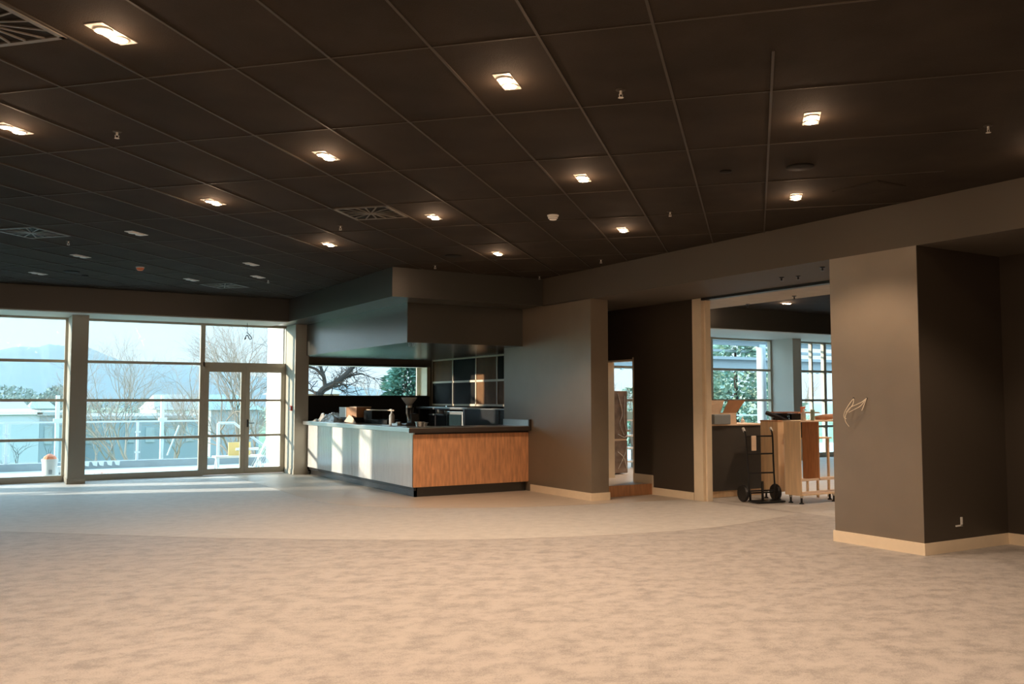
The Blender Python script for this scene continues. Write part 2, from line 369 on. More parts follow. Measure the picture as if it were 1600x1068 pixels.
# glazed double door with a light above
d1 = bpy.data.objects.new('window_5', None); COL.objects.link(d1); d1['kind'] = 'structure'; d1.location = (3.93, YW, 0)
MB().box(0, 1.72, -.06, .05, 2.17, 2.25).box(0, 1.72, -.05, .05, 2.985, 3.045).box(0, .035, -.06, .05, 0, 3.0).box(1.665, 1.72, -.06, .05, 0, 3.0).build('window_frame', M['frame'], d1)
MB().box(0, 1.7, -.006, 0, 2.2, 3.0).build('pane', M['glass'], d1)
def leaf(nm, x0, x1, hside):
    r = bpy.data.objects.new(nm, None); COL.objects.link(r); r['kind'] = 'structure'; r.location = (x0, YW, 0)
    w = x1 - x0; f = MB(); s = .085
    f.box(0, s, -.05, .01, .01, 2.17).box(w - s, w, -.05, .01, .01, 2.17).box(s, w - s, -.05, .01, .01, .13).box(s, w - s, -.05, .01, 2.06, 2.17)
    for z in (.78, 1.49): f.box(s, w - s, -.045, .005, z - .022, z + .022)
    f.build('door_leaf', M['frame'], r)
    MB().box(s - .01, w - s + .01, -.012, -.006, .1, 2.08).build('pane', M['glass'], r)
    if hside: MB().box(s - .05, s - .02, -.065, -.05, .95, 1.10).tube([(s - .035, -.06, 1.03), (s - .035, -.10, 1.03), (s + .09, -.10, 1.03)], .008).build('door_handle', M['dark'], r)
leaf('door_2', 3.97, 4.775, False); leaf('door_3', 4.78, 5.595, True)
for i, x in enumerate((5.60, 1.50, -2.55, -6.60)):
    o = struct('wall_column', MB().box(x, x + .28, 17.95, YW - .07, 0, 3.03), M['colm'])
    MB().box(x - .012, x + .292, 17.938, YW - .08, 0, .10).build('baseboard', M['colm'], o)
# strip window behind the bar
w6 = bpy.data.objects.new('window_6', None); COL.objects.link(w6); w6['kind'] = 'structure'; w6.location = (6.02, YW, 0)
MB().box(2.85, 2.93, -.005, .42, 1.59, 2.24).box(0, 2.93, .0, .42, 1.56, 1.595).box(0, 2.93, .0, .42, 2.235, 2.27).box(-.08, 0, 0, .42, 1.59, 2.24).box(2.77, 2.85, .36, .41, 1.595, 2.235).build('window_frame', M['cream'], w6)
MB().box(0, 2.85, .38, .386, 1.59, 2.24).build('pane', M['glass'], w6)
# second room windows
Y2 = 16.5
ZT = (.80, 1.49, 2.25)
window('window_7', 15.45, 17.55, ZT, y=Y2, fm='frame', hh=.055)
window('window_8', 17.85, 19.55, ZT, y=Y2, verts=(19.05,), hh=.055)
window('window_9', 19.55, 23.9, ZT, y=Y2, verts=(21.5,), hh=.055)
window('window_10', XR + .14, 15.42, ZT, y=Y2, verts=(11.4, 13.4), hh=.055)
struct('trim_12', MB().box(14.95, 15.38, Y2 - .06, Y2 - .01, .0, 2.18).box(15.36, 15.5, Y2 - .09, Y2 + .06, 0, 3.0), M['frame'])
struct('wall_column', MB().box(17.55, 17.85, 15.75, Y2, 0, 3.03), M['soffit'])

# ------------------------------------------------------------------ ceiling fixtures
def downlight_proto(lit):
    r = thing('downlight', 'x', 'ceiling light')
    p = MB().box(-.145, .145, -.056, .056, -.006, .001); p.build('trim_plate', M['plate'], r, bevel=.003)
    for sx in (-.062, .062):
        MB().lathe([(.050, .0), (.050, -.008), (.044, -.010)], (sx, 0, -.006), 20).build('lamp_ring', M['plate'], r)
        MB().lathe([(.042, -.004), (.040, -.008), (.026, -.012), (.006, -.014)], (sx, 0, -.008), 20).build('lamp', M['lens' if lit else 'lensoff'], r, smooth=True)
    if lit:
        for sx in (-.062, .062):
            L = bpy.data.lights.new('lamp_beam', 'SPOT'); L.energy = LAMP_W / 2; L.color = LAMP_COL; L.spot_size = R(122); L.spot_blend = .4; L.shadow_soft_size = .035
            lo = bpy.data.objects.new('lamp_beam', L); COL.objects.link(lo); lo.parent = r; lo.location = (sx, 0, -.07)
        L = bpy.data.lights.new('halo_fill', 'POINT'); L.energy = 5.0; L.color = (1.0, .62, .38); L.shadow_soft_size = .03  # added point lamp; its ceiling halo imitates bloom around the lamps
        lo = bpy.data.objects.new('halo_fill', L); COL.objects.link(lo); lo.parent = r; lo.location = (0, 0, -.085)
    return r
pl, pu = downlight_proto(True), downlight_proto(False)
LIT = {(0, 2): 'large bright twin downlight near the top left corner of the ceiling',
       (1, 3): 'bright twin downlight at the left edge of the ceiling, below the big grille',
       (2, 2): 'bright twin downlight left of centre, behind the top left one',
       (3, 3): 'lit twin downlight between the left edge light and the square vent',
       (1, 1): 'biggest lit twin downlight in the middle of the ceiling near the top',
       (4, 2): 'lit twin downlight just right of the square slatted vent',
       (3, 1): 'lit twin downlight up and right of the white smoke detector',
       (2, 0): 'lit twin downlight upper right, above the large round speaker',
       (4, 0): 'lit twin downlight on the right, below the large round speaker',
       (5, 1): 'lit twin downlight down and right of the white smoke detector',
       (6, 2): 'small lit twin downlight above the bar bulkhead, near the round speaker grille',
       (5, 3): 'lit twin downlight below the square slatted vent',
       (3, -1): 'lit twin downlight at the right edge of the ceiling'}
UNL = {(4, 4): 'largest unlit twin downlight left of the square vent',
       (5, 5): 'unlit twin downlight on the left, up and left of the orange capped detector',
       (6, 6): 'unlit twin downlight farthest left, near the window bulkhead',
       (6, 4): 'unlit twin downlight just left of the bar bulkhead end, before the far vent',
       (7, 5): 'unlit twin downlight beside the far vent, right of the orange capped detector',
       (8, 4): 'unlit twin downlight touching the line of the bar bulkhead'}
first = {True: pl, False: pu}; used = {True: False, False: False}
def put_light(x, y, z, lit, label, group, rz=GA):
    o = first[lit] if not used[lit] else copy_tree(first[lit]); used[lit] = True
    o.location = (x, y, z); o.rotation_euler = (0, 0, rz); o['label'] = label; o['category'] = 'ceiling light'; o['group'] = group
    return o
LA = lambda i: 4.03 + 1.262 * i
LB = lambda j: -.41 + 1.865 * j
for i in range(-8, 10):
    for j in range(-7, 9):
        if (i + j) % 2: continue
        x, y = G(LA(i), LB(j))
        if not (-8.5 < x < 7.7 and -6.5 < y < 17.2): continue
        if x > 5.0 and y > 12.2: continue
        lit = j <= 3
        if (i, j) in LIT: put_light(x, y, CEIL, True, LIT[(i, j)], 'lit twin downlights')
        elif (i, j) in UNL: put_light(x, y, CEIL, False, UNL[(i, j)], 'unlit twin downlights')
        else:
            if lit and x > -5.5 and y > -5 and not (x > 4.5 and y < 3.5): put_light(x, y, CEIL, True, 'lit twin downlight in the ceiling outside the view', 'lit twin downlights beyond the view')
put_light(3.874, 14.449, CEIL, False, 'small unlit twin downlight nearest the far vent, right of it', 'unlit twin downlights')
put_light(15.1 * .955, 13.69 * .955, 3.5, True, 'lit twin downlight in the second room seen through the tall opening', 'lit twin downlights', 0)
for (x, y) in ((11.5, 6.3), (11.4, 8.6), (12.6, 10.3), (14.8, 7.6), (12.4, 13.2), (10.9, 12.6)):  # unseen downlights added to warm and brighten the second room
    put_light(x, y, 3.5, True, 'added twin downlight warming the second room, hidden by the walls', 'added twin downlights of the second room', 0)

def vent(a, b, label, S=.60):
    x, y = G(a + DB / 2, b + DB / 2)
    r = thing('ceiling_vent', label, 'air vent', (x, y, CEIL), GA, 'square swirl diffusers in the ceiling')
    h = S / 2
    MB().box(-h, h, -h, -h + .035, -.012, .0).box(-h, h, h - .035, h, -.012, 0).box(-h, -h + .035, -h, h, -.012, 0).box(h - .035, h, -h, h, -.012, 0).build('vent_frame', M['vane'], r, bevel=.002)
    MB().box(-h + .03, h - .03, -h + .03, h - .03, -.002, .0).build('backing', M['matt'], r)
    for k_ in range(16):
        t = 2 * PI * (k_ + .5) / 16; q = h - .03
        L = q / max(abs(math.cos(t)), abs(math.sin(t)))
        MB().box(.05, L, -.007, .007, -.012, -.004).rot(t).build('vane', M['vane'], r)
    MB().lathe([(.055, -.003), (.055, -.014), (.03, -.018)], n=20).build('vent_hub', M['vane'], r)
vent(8.40, 3.575, 'square slatted ceiling vent in the middle, above the bar')
vent(3.40, 3.575, 'large square ceiling vent cut by the top left corner')
vent(8.40, 7.90, 'square ceiling vent cut by the left edge of the view')
vent(13.36, 8.50, 'far square ceiling vent near the window bulkhead')

def disc(name, px, py, r_, m, label, cat, grp=None, kind='grille', Z=CEIL):
    p = atZ(px, py, Z)
    if kind == 'grille':
        t = thing(name, label, cat, (p.x, p.y, Z), 0, grp)
        MB().lathe([(r_, 0), (r_, -.010), (r_ * .88, -.014)], n=32).build('outer_ring', m, t, smooth=False)
        MB().lathe([(r_ * .86, -.001), (r_ * .84, -.0145), (.01, -.019)], n=32).build('speaker_mesh', M['matt'], t)
    return p
disc('ceiling_speaker', 1250, 260, .115, M['matt'], 'large black round ceiling speaker on the right between two lit downlights', 'speaker', 'black round ceiling speakers')
disc('ceiling_speaker', 708, 399, .115, M['matt'], 'black round ceiling speaker above the bar bulkhead', 'speaker', 'black round ceiling speakers')
disc('ceiling_speaker', 112, 424, .115, M['matt'], 'black round ceiling speaker far left near the window bulkhead', 'speaker', 'black round ceiling speakers')
disc('motion_sensor', 1134, 267, .05, M['matt'], 'small black round ceiling sensor left of the large speaker', 'sensor')
disc('motion_sensor', 133, 430, .05, M['matt'], 'small black round ceiling sensor beside the far left speaker', 'sensor')
def smoke(px, py, mbody, label):
    p = atZ(px, py, CEIL)
    t = thing('smoke_detector', label, 'smoke detector', (p.x, p.y, CEIL))
    MB().lathe([(.062, 0), (.062, -.012), (.055, -.016)], n=28).build('detector_base', M['white'], t)
    MB().lathe([(.055, -.014), (.052, -.034), (.035, -.052), (.01, -.056)], n=28).build('detector_head', mbody, t, smooth=True)
    MB().lathe([(.045, -.036), (.046, -.041), (.043, -.044)], n=28).build('air_slot', M['dark'], t)
smoke(864, 336, M['white'], 'white domed smoke detector in the middle of the ceiling')
smoke(219, 417, M['orange'], 'smoke detector with an orange head, on the left near the windows')
SPR = {(183, 205): 'sprinkler head on the left between the two left twin lights', (970, 140): 'sprinkler head right of the biggest middle downlight',
       (1544, 196): 'sprinkler head at the right end of the ceiling', (107, 376): 'sprinkler head on the left, beyond the edge vent',
       (532, 352): 'sprinkler head below the square slatted vent', (680, 414): 'sprinkler head over the bar bulkhead corner',
       (843, 431): 'sprinkler head above the wall right of the bar', (1047, 330): 'sprinkler head between two lit downlights on the right',
       (939, 405): 'sprinkler head above the hall opening', (419, 437): 'sprinkler head farthest back near the bar bulkhead'}
sp0 = None
for (px, py), lb in SPR.items():
    p = atZ(px, py, CEIL)
    if sp0 is None:
        sp0 = thing('sprinkler_head', lb, 'sprinkler', (p.x, p.y, CEIL), 0, 'sprinkler heads in the ceiling')
        MB().lathe([(.032, 0), (.03, -.006), (.012, -.008)], n=16).build('escutcheon', M['grid'], sp0)
        MB().tube([(0, 0, -.006), (0, 0, -.03)], .008).tube([(-.012, 0, -.03), (-.01, 0, -.05)], .003).tube([(.012, 0, -.03), (.01, 0, -.05)], .003).lathe([(.016, -.05), (.018, -.053), (.004, -.055)], n=14).build('deflector', M['plate'], sp0)
        o = sp0
    else: o = copy_tree(sp0)
    o.location = (p.x, p.y, CEIL); o['label'] = lb
t = thing('access_panel', 'faint square access panel in the ceiling on the right', 'access panel', (7.13, 5.45, CEIL), R(0))
MB().box(-.2, .2, -.25, .25, -.006, 0).build('panel_frame', M['ceil'], t)
MB().box(-.18, .18, -.23, .23, -.009, -.004).build('hatch', M['ceil'], t)

# ------------------------------------------------------------------ bar counter
CX, CY = 5.86, 12.80
bc = thing('bar_counter', 'L shaped bar counter with orange timber end and long side pale with window glare on dark kickboard', 'bar counter', (CX, CY, 0))
MB().box(.06, .10, .06, 5.1, .0, .155).build('kickboard', M['kick'], bc)
MB().box(.06, 2.07, .06, .10, 0, .155).build('kickboard', M['kick'], bc)
def fluted(x, y0, y1, z0, z1):
    m = MB(); n = int((y1 - y0) / .05); P = []
    for i in range(n + 1):
        y = y0 + (y1 - y0) * i / n
        P.append((x, y))
        if i < n: P.append((x, y + .038)); P.append((x + .005, y + .041)); P.append((x + .005, y + .047))
    P += [(x + .03, y1), (x + .03, y0)]
    return m.prism(P, z0, z1)
fluted(0, 2.62, 5.1, .155, .995).build('front_panel', M['wood_glare'], bc)
fluted(0, 0, 2.61, .155, .995).build('front_panel', M['wood_glare'], bc)
MB().box(.0, 2.09, -.004, .026, .155, .965).build('end_panel', M['wood'], bc, bevel=.003)['label'] = 'orange oak end panel'
MB().box(.02, 2.09, .02, .05, .96, .997).build('shadow_rail', M['steeld'], bc)
MB().box(.03, .07, .03, 5.1, .1, .99).box(.6, .63, .6, 5.1, 0, .99).box(.6, 2.08, .6, .63, 0, .99).build('carcass', M['dark'], bc)
wt = thing('bar_worktop', 'long steel bar worktop with a dark front edge over the orange end panel', 'worktop', (CX, CY, 1.0))
MB().prism([(-.10, -.085), (2.085, -.085), (2.085, .66), (.64, .66), (.64, 5.12), (-.10, 5.12)], .0, .072).build('worktop_slab', M['steel'], wt, bevel=.006)
MB().box(-.11, 2.086, -.095, -.083, -.005, .062).build('front_edge', M['steeld'], wt)['label'] = 'dark brown front edge strip'
MB().box(2.06, 2.088, -.06, .78, .072, .17).build('upstand', M['steel'], wt, bevel=.003)
MB().box(2.05, 2.092, -.098, -.06, .0, .175).build('end_cap', M['steeld'], wt)

# things on the counter
WZ = 1.072
random.seed(4)
def crumple(nx, ny, sx, sy, h, seed, amp=.35):
    rnd = random.Random(seed); m = MB(); V = []
    ph = [rnd.uniform(0, 6.28) for _ in range(6)]
    for j in range(ny + 1):
        for i in range(nx + 1):
            u, v = i / nx, j / ny
            e_ = min(1, 4 * min(u, 1 - u)) ** .6 * min(1, 4 * min(v, 1 - v)) ** .6
            z = h * e_ * (1 - amp + amp * (math.sin(u * 17 + ph[0] + 3 * math.sin(v * 7 + ph[1])) * .5 + math.sin(v * 23 + ph[2] + u * 9) * .3 + rnd.uniform(-.25, .25)))
            V.append(((u - .5) * sx, (v - .5) * sy, max(z, .003)))
    F = []
    for j in range(ny):
        for i in range(nx):
            a = j * (nx + 1) + i; F.append((a, a + 1, a + nx + 2, a + nx + 1))
    base = len(V); m.add(V, F)
    edge = [i for i in range(nx + 1)] + [(j) * (nx + 1) + nx for j in range(1, ny + 1)] + [ny * (nx + 1) + i for i in range(nx - 1, -1, -1)] + [j * (nx + 1) for j in range(ny - 1, 0, -1)]
    B = [(V[i][0], V[i][1], 0) for i in edge]; m.add(B, [tuple(range(len(B)))])
    for q in range(len(edge)):
        q2 = (q + 1) % len(edge); m.f.append((edge[q], edge[q2], base + q2, base + q))
    return m
o = crumple(22, 34, .42, 1.30, .19, 3).build('plastic_bundle', M['film'], loc=(6.12, 17.17, WZ), smooth=True); tag(o, 'crumpled heap of clear plastic film at the far left end of the bar worktop', 'plastic film')
cb = thing('cardboard_box', 'small brown and white cardboard box on the bar worktop by the plastic film', 'box', (6.25, 16.32, WZ), R(8))
MB().box(-.14, .16, -.33, .33, .10, .29).build('carton', M['card'], cb, bevel=.003)
MB().box(-.146, -.139, .06, .33, .10, .29).build('label_panel', M['white'], cb)
MB().box(-.15, .17, -.34, -.08, .285, .30).build('flap', M['cardl'], cb)
o = MB().box(-.18, .2, -.36, .36, 0, .10).build('cardboard_tray', M['dark'], loc=(6.28, 16.34, WZ), bevel=.004); tag(o, 'low black tray under the small cardboard box on the bar', 'tray')
o = MB().add([(0, -.3, .0), (0, .28, .02), (.05, .16, .15), (.03, -.1, .10), (.02, -.3, 0.006), (.06, .1, .01)], [(0, 1, 2, 3), (0, 3, 4), (1, 5, 2), (4, 3, 2, 5)]).build('torn_cardboard', M['cardl'], loc=(6.03, 16.0, WZ)); tag(o, 'torn pale cardboard flap leaning in front of the small box', 'cardboard')
o = MB().tube([(6.34, 15.97, 1.315), (6.34, 14.65, 1.315)], .011).build('broom_handle', M['cardl']); tag(o, 'thin pale wooden stick lying across dark trays behind the box', 'stick')
o = MB().box(6.25, 6.5, 14.75, 15.9, WZ, 1.15).box(6.27, 6.48, 15.5, 15.9, 1.15, 1.302).build('drinks_tray', M['matt'], bevel=.01); tag(o, 'stack of dark trays on the bar under the wooden stick', 'tray')
sd = thing('soap_dispenser', 'white pump dispenser standing on the bar left of the grinder', 'dispenser', (6.2, 14.42, WZ))
MB().lathe([(.045, 0), (.047, .02), (.046, .16), (.03, .19), (.018, .2)], n=20).build('bottle', M['white'], sd, smooth=True)
MB().lathe([(.02, .2), (.02, .235), (.008, .24)], n=14).tube([(0, 0, .238), (0, 0, .262), (-.02, .05, .262)], .009).build('pump', M['white'], sd)
gr = thing('coffee_grinder', 'black coffee grinder with a clear funnel hopper on the bar worktop', 'coffee grinder', (6.25, 13.82, WZ))
MB().box(-.10, .14, -.11, .11, 0, .04).box(.0, .14, -.09, .09, .04, .2).build('grinder_base', M['dark'], gr, bevel=.012)
MB().tube([(.05, -.02, .10), (.02, .0, .20), (.03, .02, .30)], [.05, .045, .055], 12).build('motor_body', M['dark'], gr, smooth=True)
MB().tube([(-.02, -.05, .08), (-.03, .02, .2), (-.02, .05, .30)], .016).build('chrome_arm', M['steel'], gr)
MB().lathe([(.05, .30), (.05, .33), (.06, .34)], n=20).build('collar', M['steel'], gr)
MB().lathe([(.045, .34), (.13, .455), (.135, .465), (.125, .47)], n=24, c=(0, 0, 0)).build('hopper', M['conc'], gr, smooth=True)
MB().box(-.16, -.04, .12, .34, 0, .035).tube([(-.1, .2, .035), (-.1, .2, .06)], .05).build('drip_cup', M['steel'], gr)
for dy, lb, hh in ((0, 'small steel container nearest the corner of the bar', .075), (.2, 'low steel container behind the nearest one on the bar corner', .06)):
    q = MB(); q.lathe([(.001, .004), (.06, .004), (.07, hh), (.085, hh), (.085, hh + .006), (.066, hh + .006), (.056, .01), (.001, .01)], n=22)
    o = q.build('steel_container', M['steel'], loc=(6.12 + dy * .5, 13.12 + dy * .4, WZ), smooth=False); tag(o, lb, 'container', 'steel containers on the bar')

# back bench, shelf units behind the bar
bb = thing('back_bench', 'stainless steel back bench with overshelf behind the bar', 'bench', (8.6, 14.0, 0))
MB().box(0, .70, 0, 4.55, .86, .90).build('bench_top', M['steel'], bb)
MB().box(.05, .70, 0.05, 4.5, .05, .86).build('bench_body', M['dark'], bb)
MB().box(-.02, .5, 2.15, 4.6, 1.30, 1.345).build('overshelf', M['steel'], bb, bevel=.004)
for y in (2.16, 4.5):
    MB().box(.0, .03, y, y + .03, .90, 1.30).build('shelf_post', M['steel'], bb)
fr = thing('bottle_fridge', 'wide black under bench fridge with steel edge behind the bar', 'fridge', (8.55, 14.05, .90))
MB().box(0, .6, 0, 2.15, 0, .42).build('fridge_body', M['dark'], fr, bevel=.005)
MB().box(-.014, .6, 2.12, 2.19, 0, .43).box(-.014, .0, .0, 2.12, .415, .43).build('steel_edge', M['steel'], fr)
MB().box(-.012, .0, .75, .76, .02, .40).build('door_gap', M['steeld'], fr)
gw = thing('glass_washer', 'small steel and glass fronted machine left of the black fridge', 'glass washer', (8.58, 16.35, .90))
MB().box(0, .5, 0, .72, 0, .36).build('machine_body', M['steel'], gw, bevel=.006)
MB().box(-.012, 0, .05, .67, .04, .30).build('glass_door', M['darkglass'], gw)
o = MB().box(-.02, .3, 0, .72, 0, .028).build('serving_tray', M['steel'], loc=(8.6, 17.22, 1.17)); tag(o, 'narrow steel tray holding white cups on the back bench', 'tray')
o = MB().box(0, .4, 0, .8, 0, .27).build('espresso_machine', M['dark'], loc=(8.62, 17.18, .90), bevel=.01); tag(o, 'low dark machine on the back bench below the white cups', 'coffee machine')
for y, h_, lb in ((17.75, .1, 'leftmost white cup on the tray behind the bar'), (17.58, .12, 'middle white cup on the tray behind the bar'), (17.33, .1, 'rightmost white cup on the tray behind the bar')):
    o = MB().lathe([(.001, .003), (.05, .0), (.065, h_), (.06, h_), (.046, .01), (.001, .01)], n=18).build('white_cup', M['white'], loc=(8.72, y, 1.199), smooth=True); tag(o, lb, 'cup', 'white cups behind the bar')
cu = thing('wall_cupboard', 'wall cupboard with six brown and black panels in a cream grid behind the bar', 'cupboard', (9.0, 15.0, 1.37))
ys = [0, .68 - .02, 1.54, 2.60, 3.63]
MB().box(.02, .34, 0, 3.63, 0, 1.03).build('carcass', M['dark'], cu)
fm = MB()
for z in (0, .50, 1.0): fm.box(-.015, .02, 0, 3.63, z, z + .042)
for y in ys: fm.box(-.015, .02, max(y - .018, 0), min(y + .018, 3.63), 0, 1.04)
fm.build('cupboard_frame', M['cream'], cu)
cols = {(3, 1): 'brown', (2, 1): 'matt', (1, 1): 'brown', (3, 0): 'matt', (2, 0): 'matt', (1, 0): 'brown', (0, 0): 'brown', (0, 1): 'matt'}
for (i, j), c in cols.items():
    MB().box(.0, .018, ys[i] + .02, ys[i + 1] - .02, .044 + .5 * j, .498 + .5 * j).build('door_panel', M[c], cu)['label'] = 'brown panel' if c == 'brown' else 'black panel'

# ------------------------------------------------------------------ things on the walls of the main room
ew = thing('loose_wires', 'tangle of loose pale cables hanging from two holes in the lit pillar wall', 'cables', (XF, 6.28, 1.5))
def cable(P): return MB().tube(smooth_pts(P, 6), .0033, 6)
cable([(0, .045, .015), (-.02, .075, -.03), (-.05, .12, -.12), (-.05, .135, -.18), (-.03, .12, -.20)]).build('cable', M['wire'], ew)
cable([(0, .045, .015), (-.04, .03, -.05), (-.06, .10, -.15), (-.06, .11, -.22), (-.04, .08, -.28)]).build('cable', M['wire'], ew)
cable([(0, -.115, .02), (-.04, -.09, -.02), (-.07, -.04, -.05), (-.08, .03, -.08), (-.07, .09, -.13)]).build('cable', M['wire'], ew)
cable([(0, -.115, .02), (-.05, -.08, -.06), (-.08, -.02, -.10), (-.09, .04, -.13)]).build('cable', M['wire'], ew)
cable([(0, -.115, .02), (-.03, -.105, -.05), (-.05, -.09, -.11)]).build('cable', M['wire'], ew)
for y in (.045, -.115): MB().lathe([(.012, -.002), (.012, .002)], n=12).rot(0).build('wall_hole', M['black'], ew, loc=(-.001, y, .015)).rotation_euler = (0, PI / 2, 0)
so = thing('socket_hole', 'open power socket cut out with a white edge low on the alcove side wall', 'socket', (8.50, 5.55, .285))
MB().box(-.05, .05, -.004, .0, -.042, .045).build('recess', M['black'], so)
MB().box(.025, .055, -.012, 0, -.042, .045).box(-.055, .055, -.012, 0, -.045, -.03).build('socket_edge', M['white'], so)
fa = thing('fire_call_point', 'red fire call point on the column beside the glazed doors', 'fire alarm', (5.60, 18.15, 1.33))
MB().box(-.03, 0, -.05, .05, -.05, .05).build('alarm_body', M['redp'], fa, bevel=.006)
MB().box(-.034, -.03, -.025, .025, -.025, .02).build('break_glass', M['white'], fa)
hw = thing('hanging_cable', 'short black cable with loose ends hanging from the soffit above the glazed doors', 'cable', (4.66, 18.1, 3.025))
MB().tube([(0, 0, 0), (0, 0, -.20)], .004).build('cable', M['dark'], hw)
MB().tube(smooth_pts([(0, 0, -.19), (.05, 0, -.24), (.09, 0, -.30), (.05, 0, -.32), (0, 0, -.24), (-.05, 0, -.33), (-.02, 0, -.3)], 5), .009).build('cable_end', M['dark'], hw)
for (px, py, lb) in ((1221, 433, 'left of two small dark fixings under the hall soffit'), (1247, 431, 'small dark hanging fixing under the hall soffit'), (1285, 417, 'dark hook under the hall soffit beside the pillar')):
    p = atZ(px, py, 3.02)
    o = MB().lathe([(.03, 0), (.03, -.01), (.012, -.014), (.010, -.04), (.02, -.045)], n=14).build('ceiling_fixing', M['dark'], loc=(p.x, p.y, 3.02)); tag(o, lb, 'fixing')
for (px, py, lb) in ((1241, 462, 'dark fixing under the pale lintel of the tall opening'), (1184, 476, 'flat dark fixing near the back of the tall opening lintel')):
    p = atZ(px, py, 3.012)
    o = MB().lathe([(.035, 0), (.03, -.01), (.01, -.014), (.012, -.05)], n=14).build('ceiling_fixing', M['dark'], loc=(min(p.x, 10.5), p.y, 3.012)); tag(o, lb, 'fixing')
pd = thing('bulkhead_hooks', 'pair of small steel hooks under the lower bar bulkhead', 'hook', (5.95, 13.2, 2.40))
for dx in (0, .07): MB().tube(smooth_pts([(dx, 0, 0), (dx + .01, 0, -.05), (dx + .03, 0, -.03), (dx + .025, 0, -.01)], 5), .003).build('hook', M['steel'], pd)

# ------------------------------------------------------------------ second room
dc = thing('reception_counter', 'dark charcoal counter with a thin pale top in the second room', 'counter', (9.55, 10.4, 0))
MB().box(0, 1.42, 0, .05, .10, 1.10).box(1.37, 1.42, .05, .68, .10, 1.10).build('counter_front', M['charc'], dc, bevel=.003)
MB().box(0, 1.36, .03, .06, 0, .10).build('kickboard', M['ply'], dc)
MB().box(0, 1.45, -.03, .70, 1.10, 1.125).build('counter_top', M['cardl'], dc, bevel=.003)
bx = thing('open_carton', 'open cardboard box with raised flaps on the charcoal counter', 'box', (10.0, 10.62, 1.125), R(0))
MB().box(-.22, .34, -.18, .17, .0, .01).box(-.22, .34, -.18, -.172, .01, .17).box(-.22, .34, .162, .17, .01, .17).box(.332, .34, -.18, .17, .01, .17).box(-.22, -.212, -.18, .17, .01, .17).build('carton_body', M['cardl'], bx)
def slab(P, t=.008): return MB().add(P + [(x, y + t, z) for x, y, z in P], [(0, 1, 2, 3), (7, 6, 5, 4), (0, 4, 5, 1), (1, 5, 6, 2), (2, 6, 7, 3), (3, 7, 4, 0)])
slab([(.05, -.18, .17), (.34, -.18, .17), (.50, -.22, .37), (.14, -.22, .37)]).build('flap', M['card'], bx)['label'] = 'brown open flap'
slab([(-.45, -.05, .19), (.06, -.12, .17), (.12, -.14, .365), (-.45, .0, .38)]).build('flap', M['cardl'], bx)['label'] = 'pale open flap'
o = MB().box(-.17, .17, -.12, .12, 0, .15).build('grey_tub', M['bluewall'], loc=(9.93, 10.32 + .12, 1.125), bevel=.01); tag(o, 'blue grey tub beside the open cardboard box on the charcoal counter', 'tub')
o = thing('desk_phone', 'small black phone at the left end of the charcoal counter', 'phone', (9.70, 10.44, 1.125))
MB().box(-.05, .05, -.06, .06, 0, .03).build('phone_base', M['dark'], o, bevel=.004)
MB().tube(smooth_pts([(-.04, -.05, .04), (-.03, -.05, .10), (.03, -.05, .10), (.04, -.05, .04)], 4), .013).build('handset', M['dark'], o)
o = MB().lathe([(.001, 0), (.03, 0), (.03, .05), (.012, .07), (.01, .1)], n=14).build('white_bottle', M['white'], loc=(10.78, 10.75, 1.125)); tag(o, 'tiny white bottle at the right end of the charcoal counter', 'bottle')

def foot(parent, x, y):
    f = MB().tube([(x, y, .02), (x, y, .09)], .016, 10).lathe([(.035, 0), (.032, .012), (.018, .02)], (x, y, 0), 14).build('adjustable_foot', M['dark'], parent)
    MB().lathe([(.022, .085), (.024, .115)], (x, y, 0), 12).build('foot_collar', M['white'], f)
ca = thing('narrow_cabinet', 'narrow raw timber cabinet standing behind the black hand truck', 'cabinet', (10.45, 9.70, 0), R(-2))
MB().box(0, .13, .0, .36, .12, 1.17).build('side_panel', M['ply'], ca, bevel=.002)
MB().box(-.005, .14, -.005, .365, 1.17, 1.19).build('cabinet_top', M['plyd'], ca)
for x, y in ((.05, .05), (.05, .31), (.10, .18)): foot(ca, x, y)
cb2 = thing('open_cabinet', 'wide open raw timber cabinet carcass on black feet in the tall opening', 'cabinet', (10.28, 9.12, 0), R(0))
MB().box(0, .018, .0, .30, .12, 1.18).build('side_panel', M['ply'], cb2)
MB().box(.38, .40, .0, .30, .33, 1.18).build('side_panel', M['plyd'], cb2)['label'] = 'brown inner panel'
MB().box(-.01, 1.25, -.02, .32, 1.18, 1.20).build('cabinet_top', M['cardl'], cb2)
MB().box(.018, 1.25, .0, .02, .33, .36).box(.018, 1.25, .02, .30, .325, .338).build('shelf_rail', M['cardl'], cb2)
MB().box(0.018, 1.2, .0, .30, .12, .14).build('cabinet_base', M['ply'], cb2)
for x, y in ((.06, .05), (.06, .25), (.75, .05), (.9, .25)): foot(cb2, x, y)

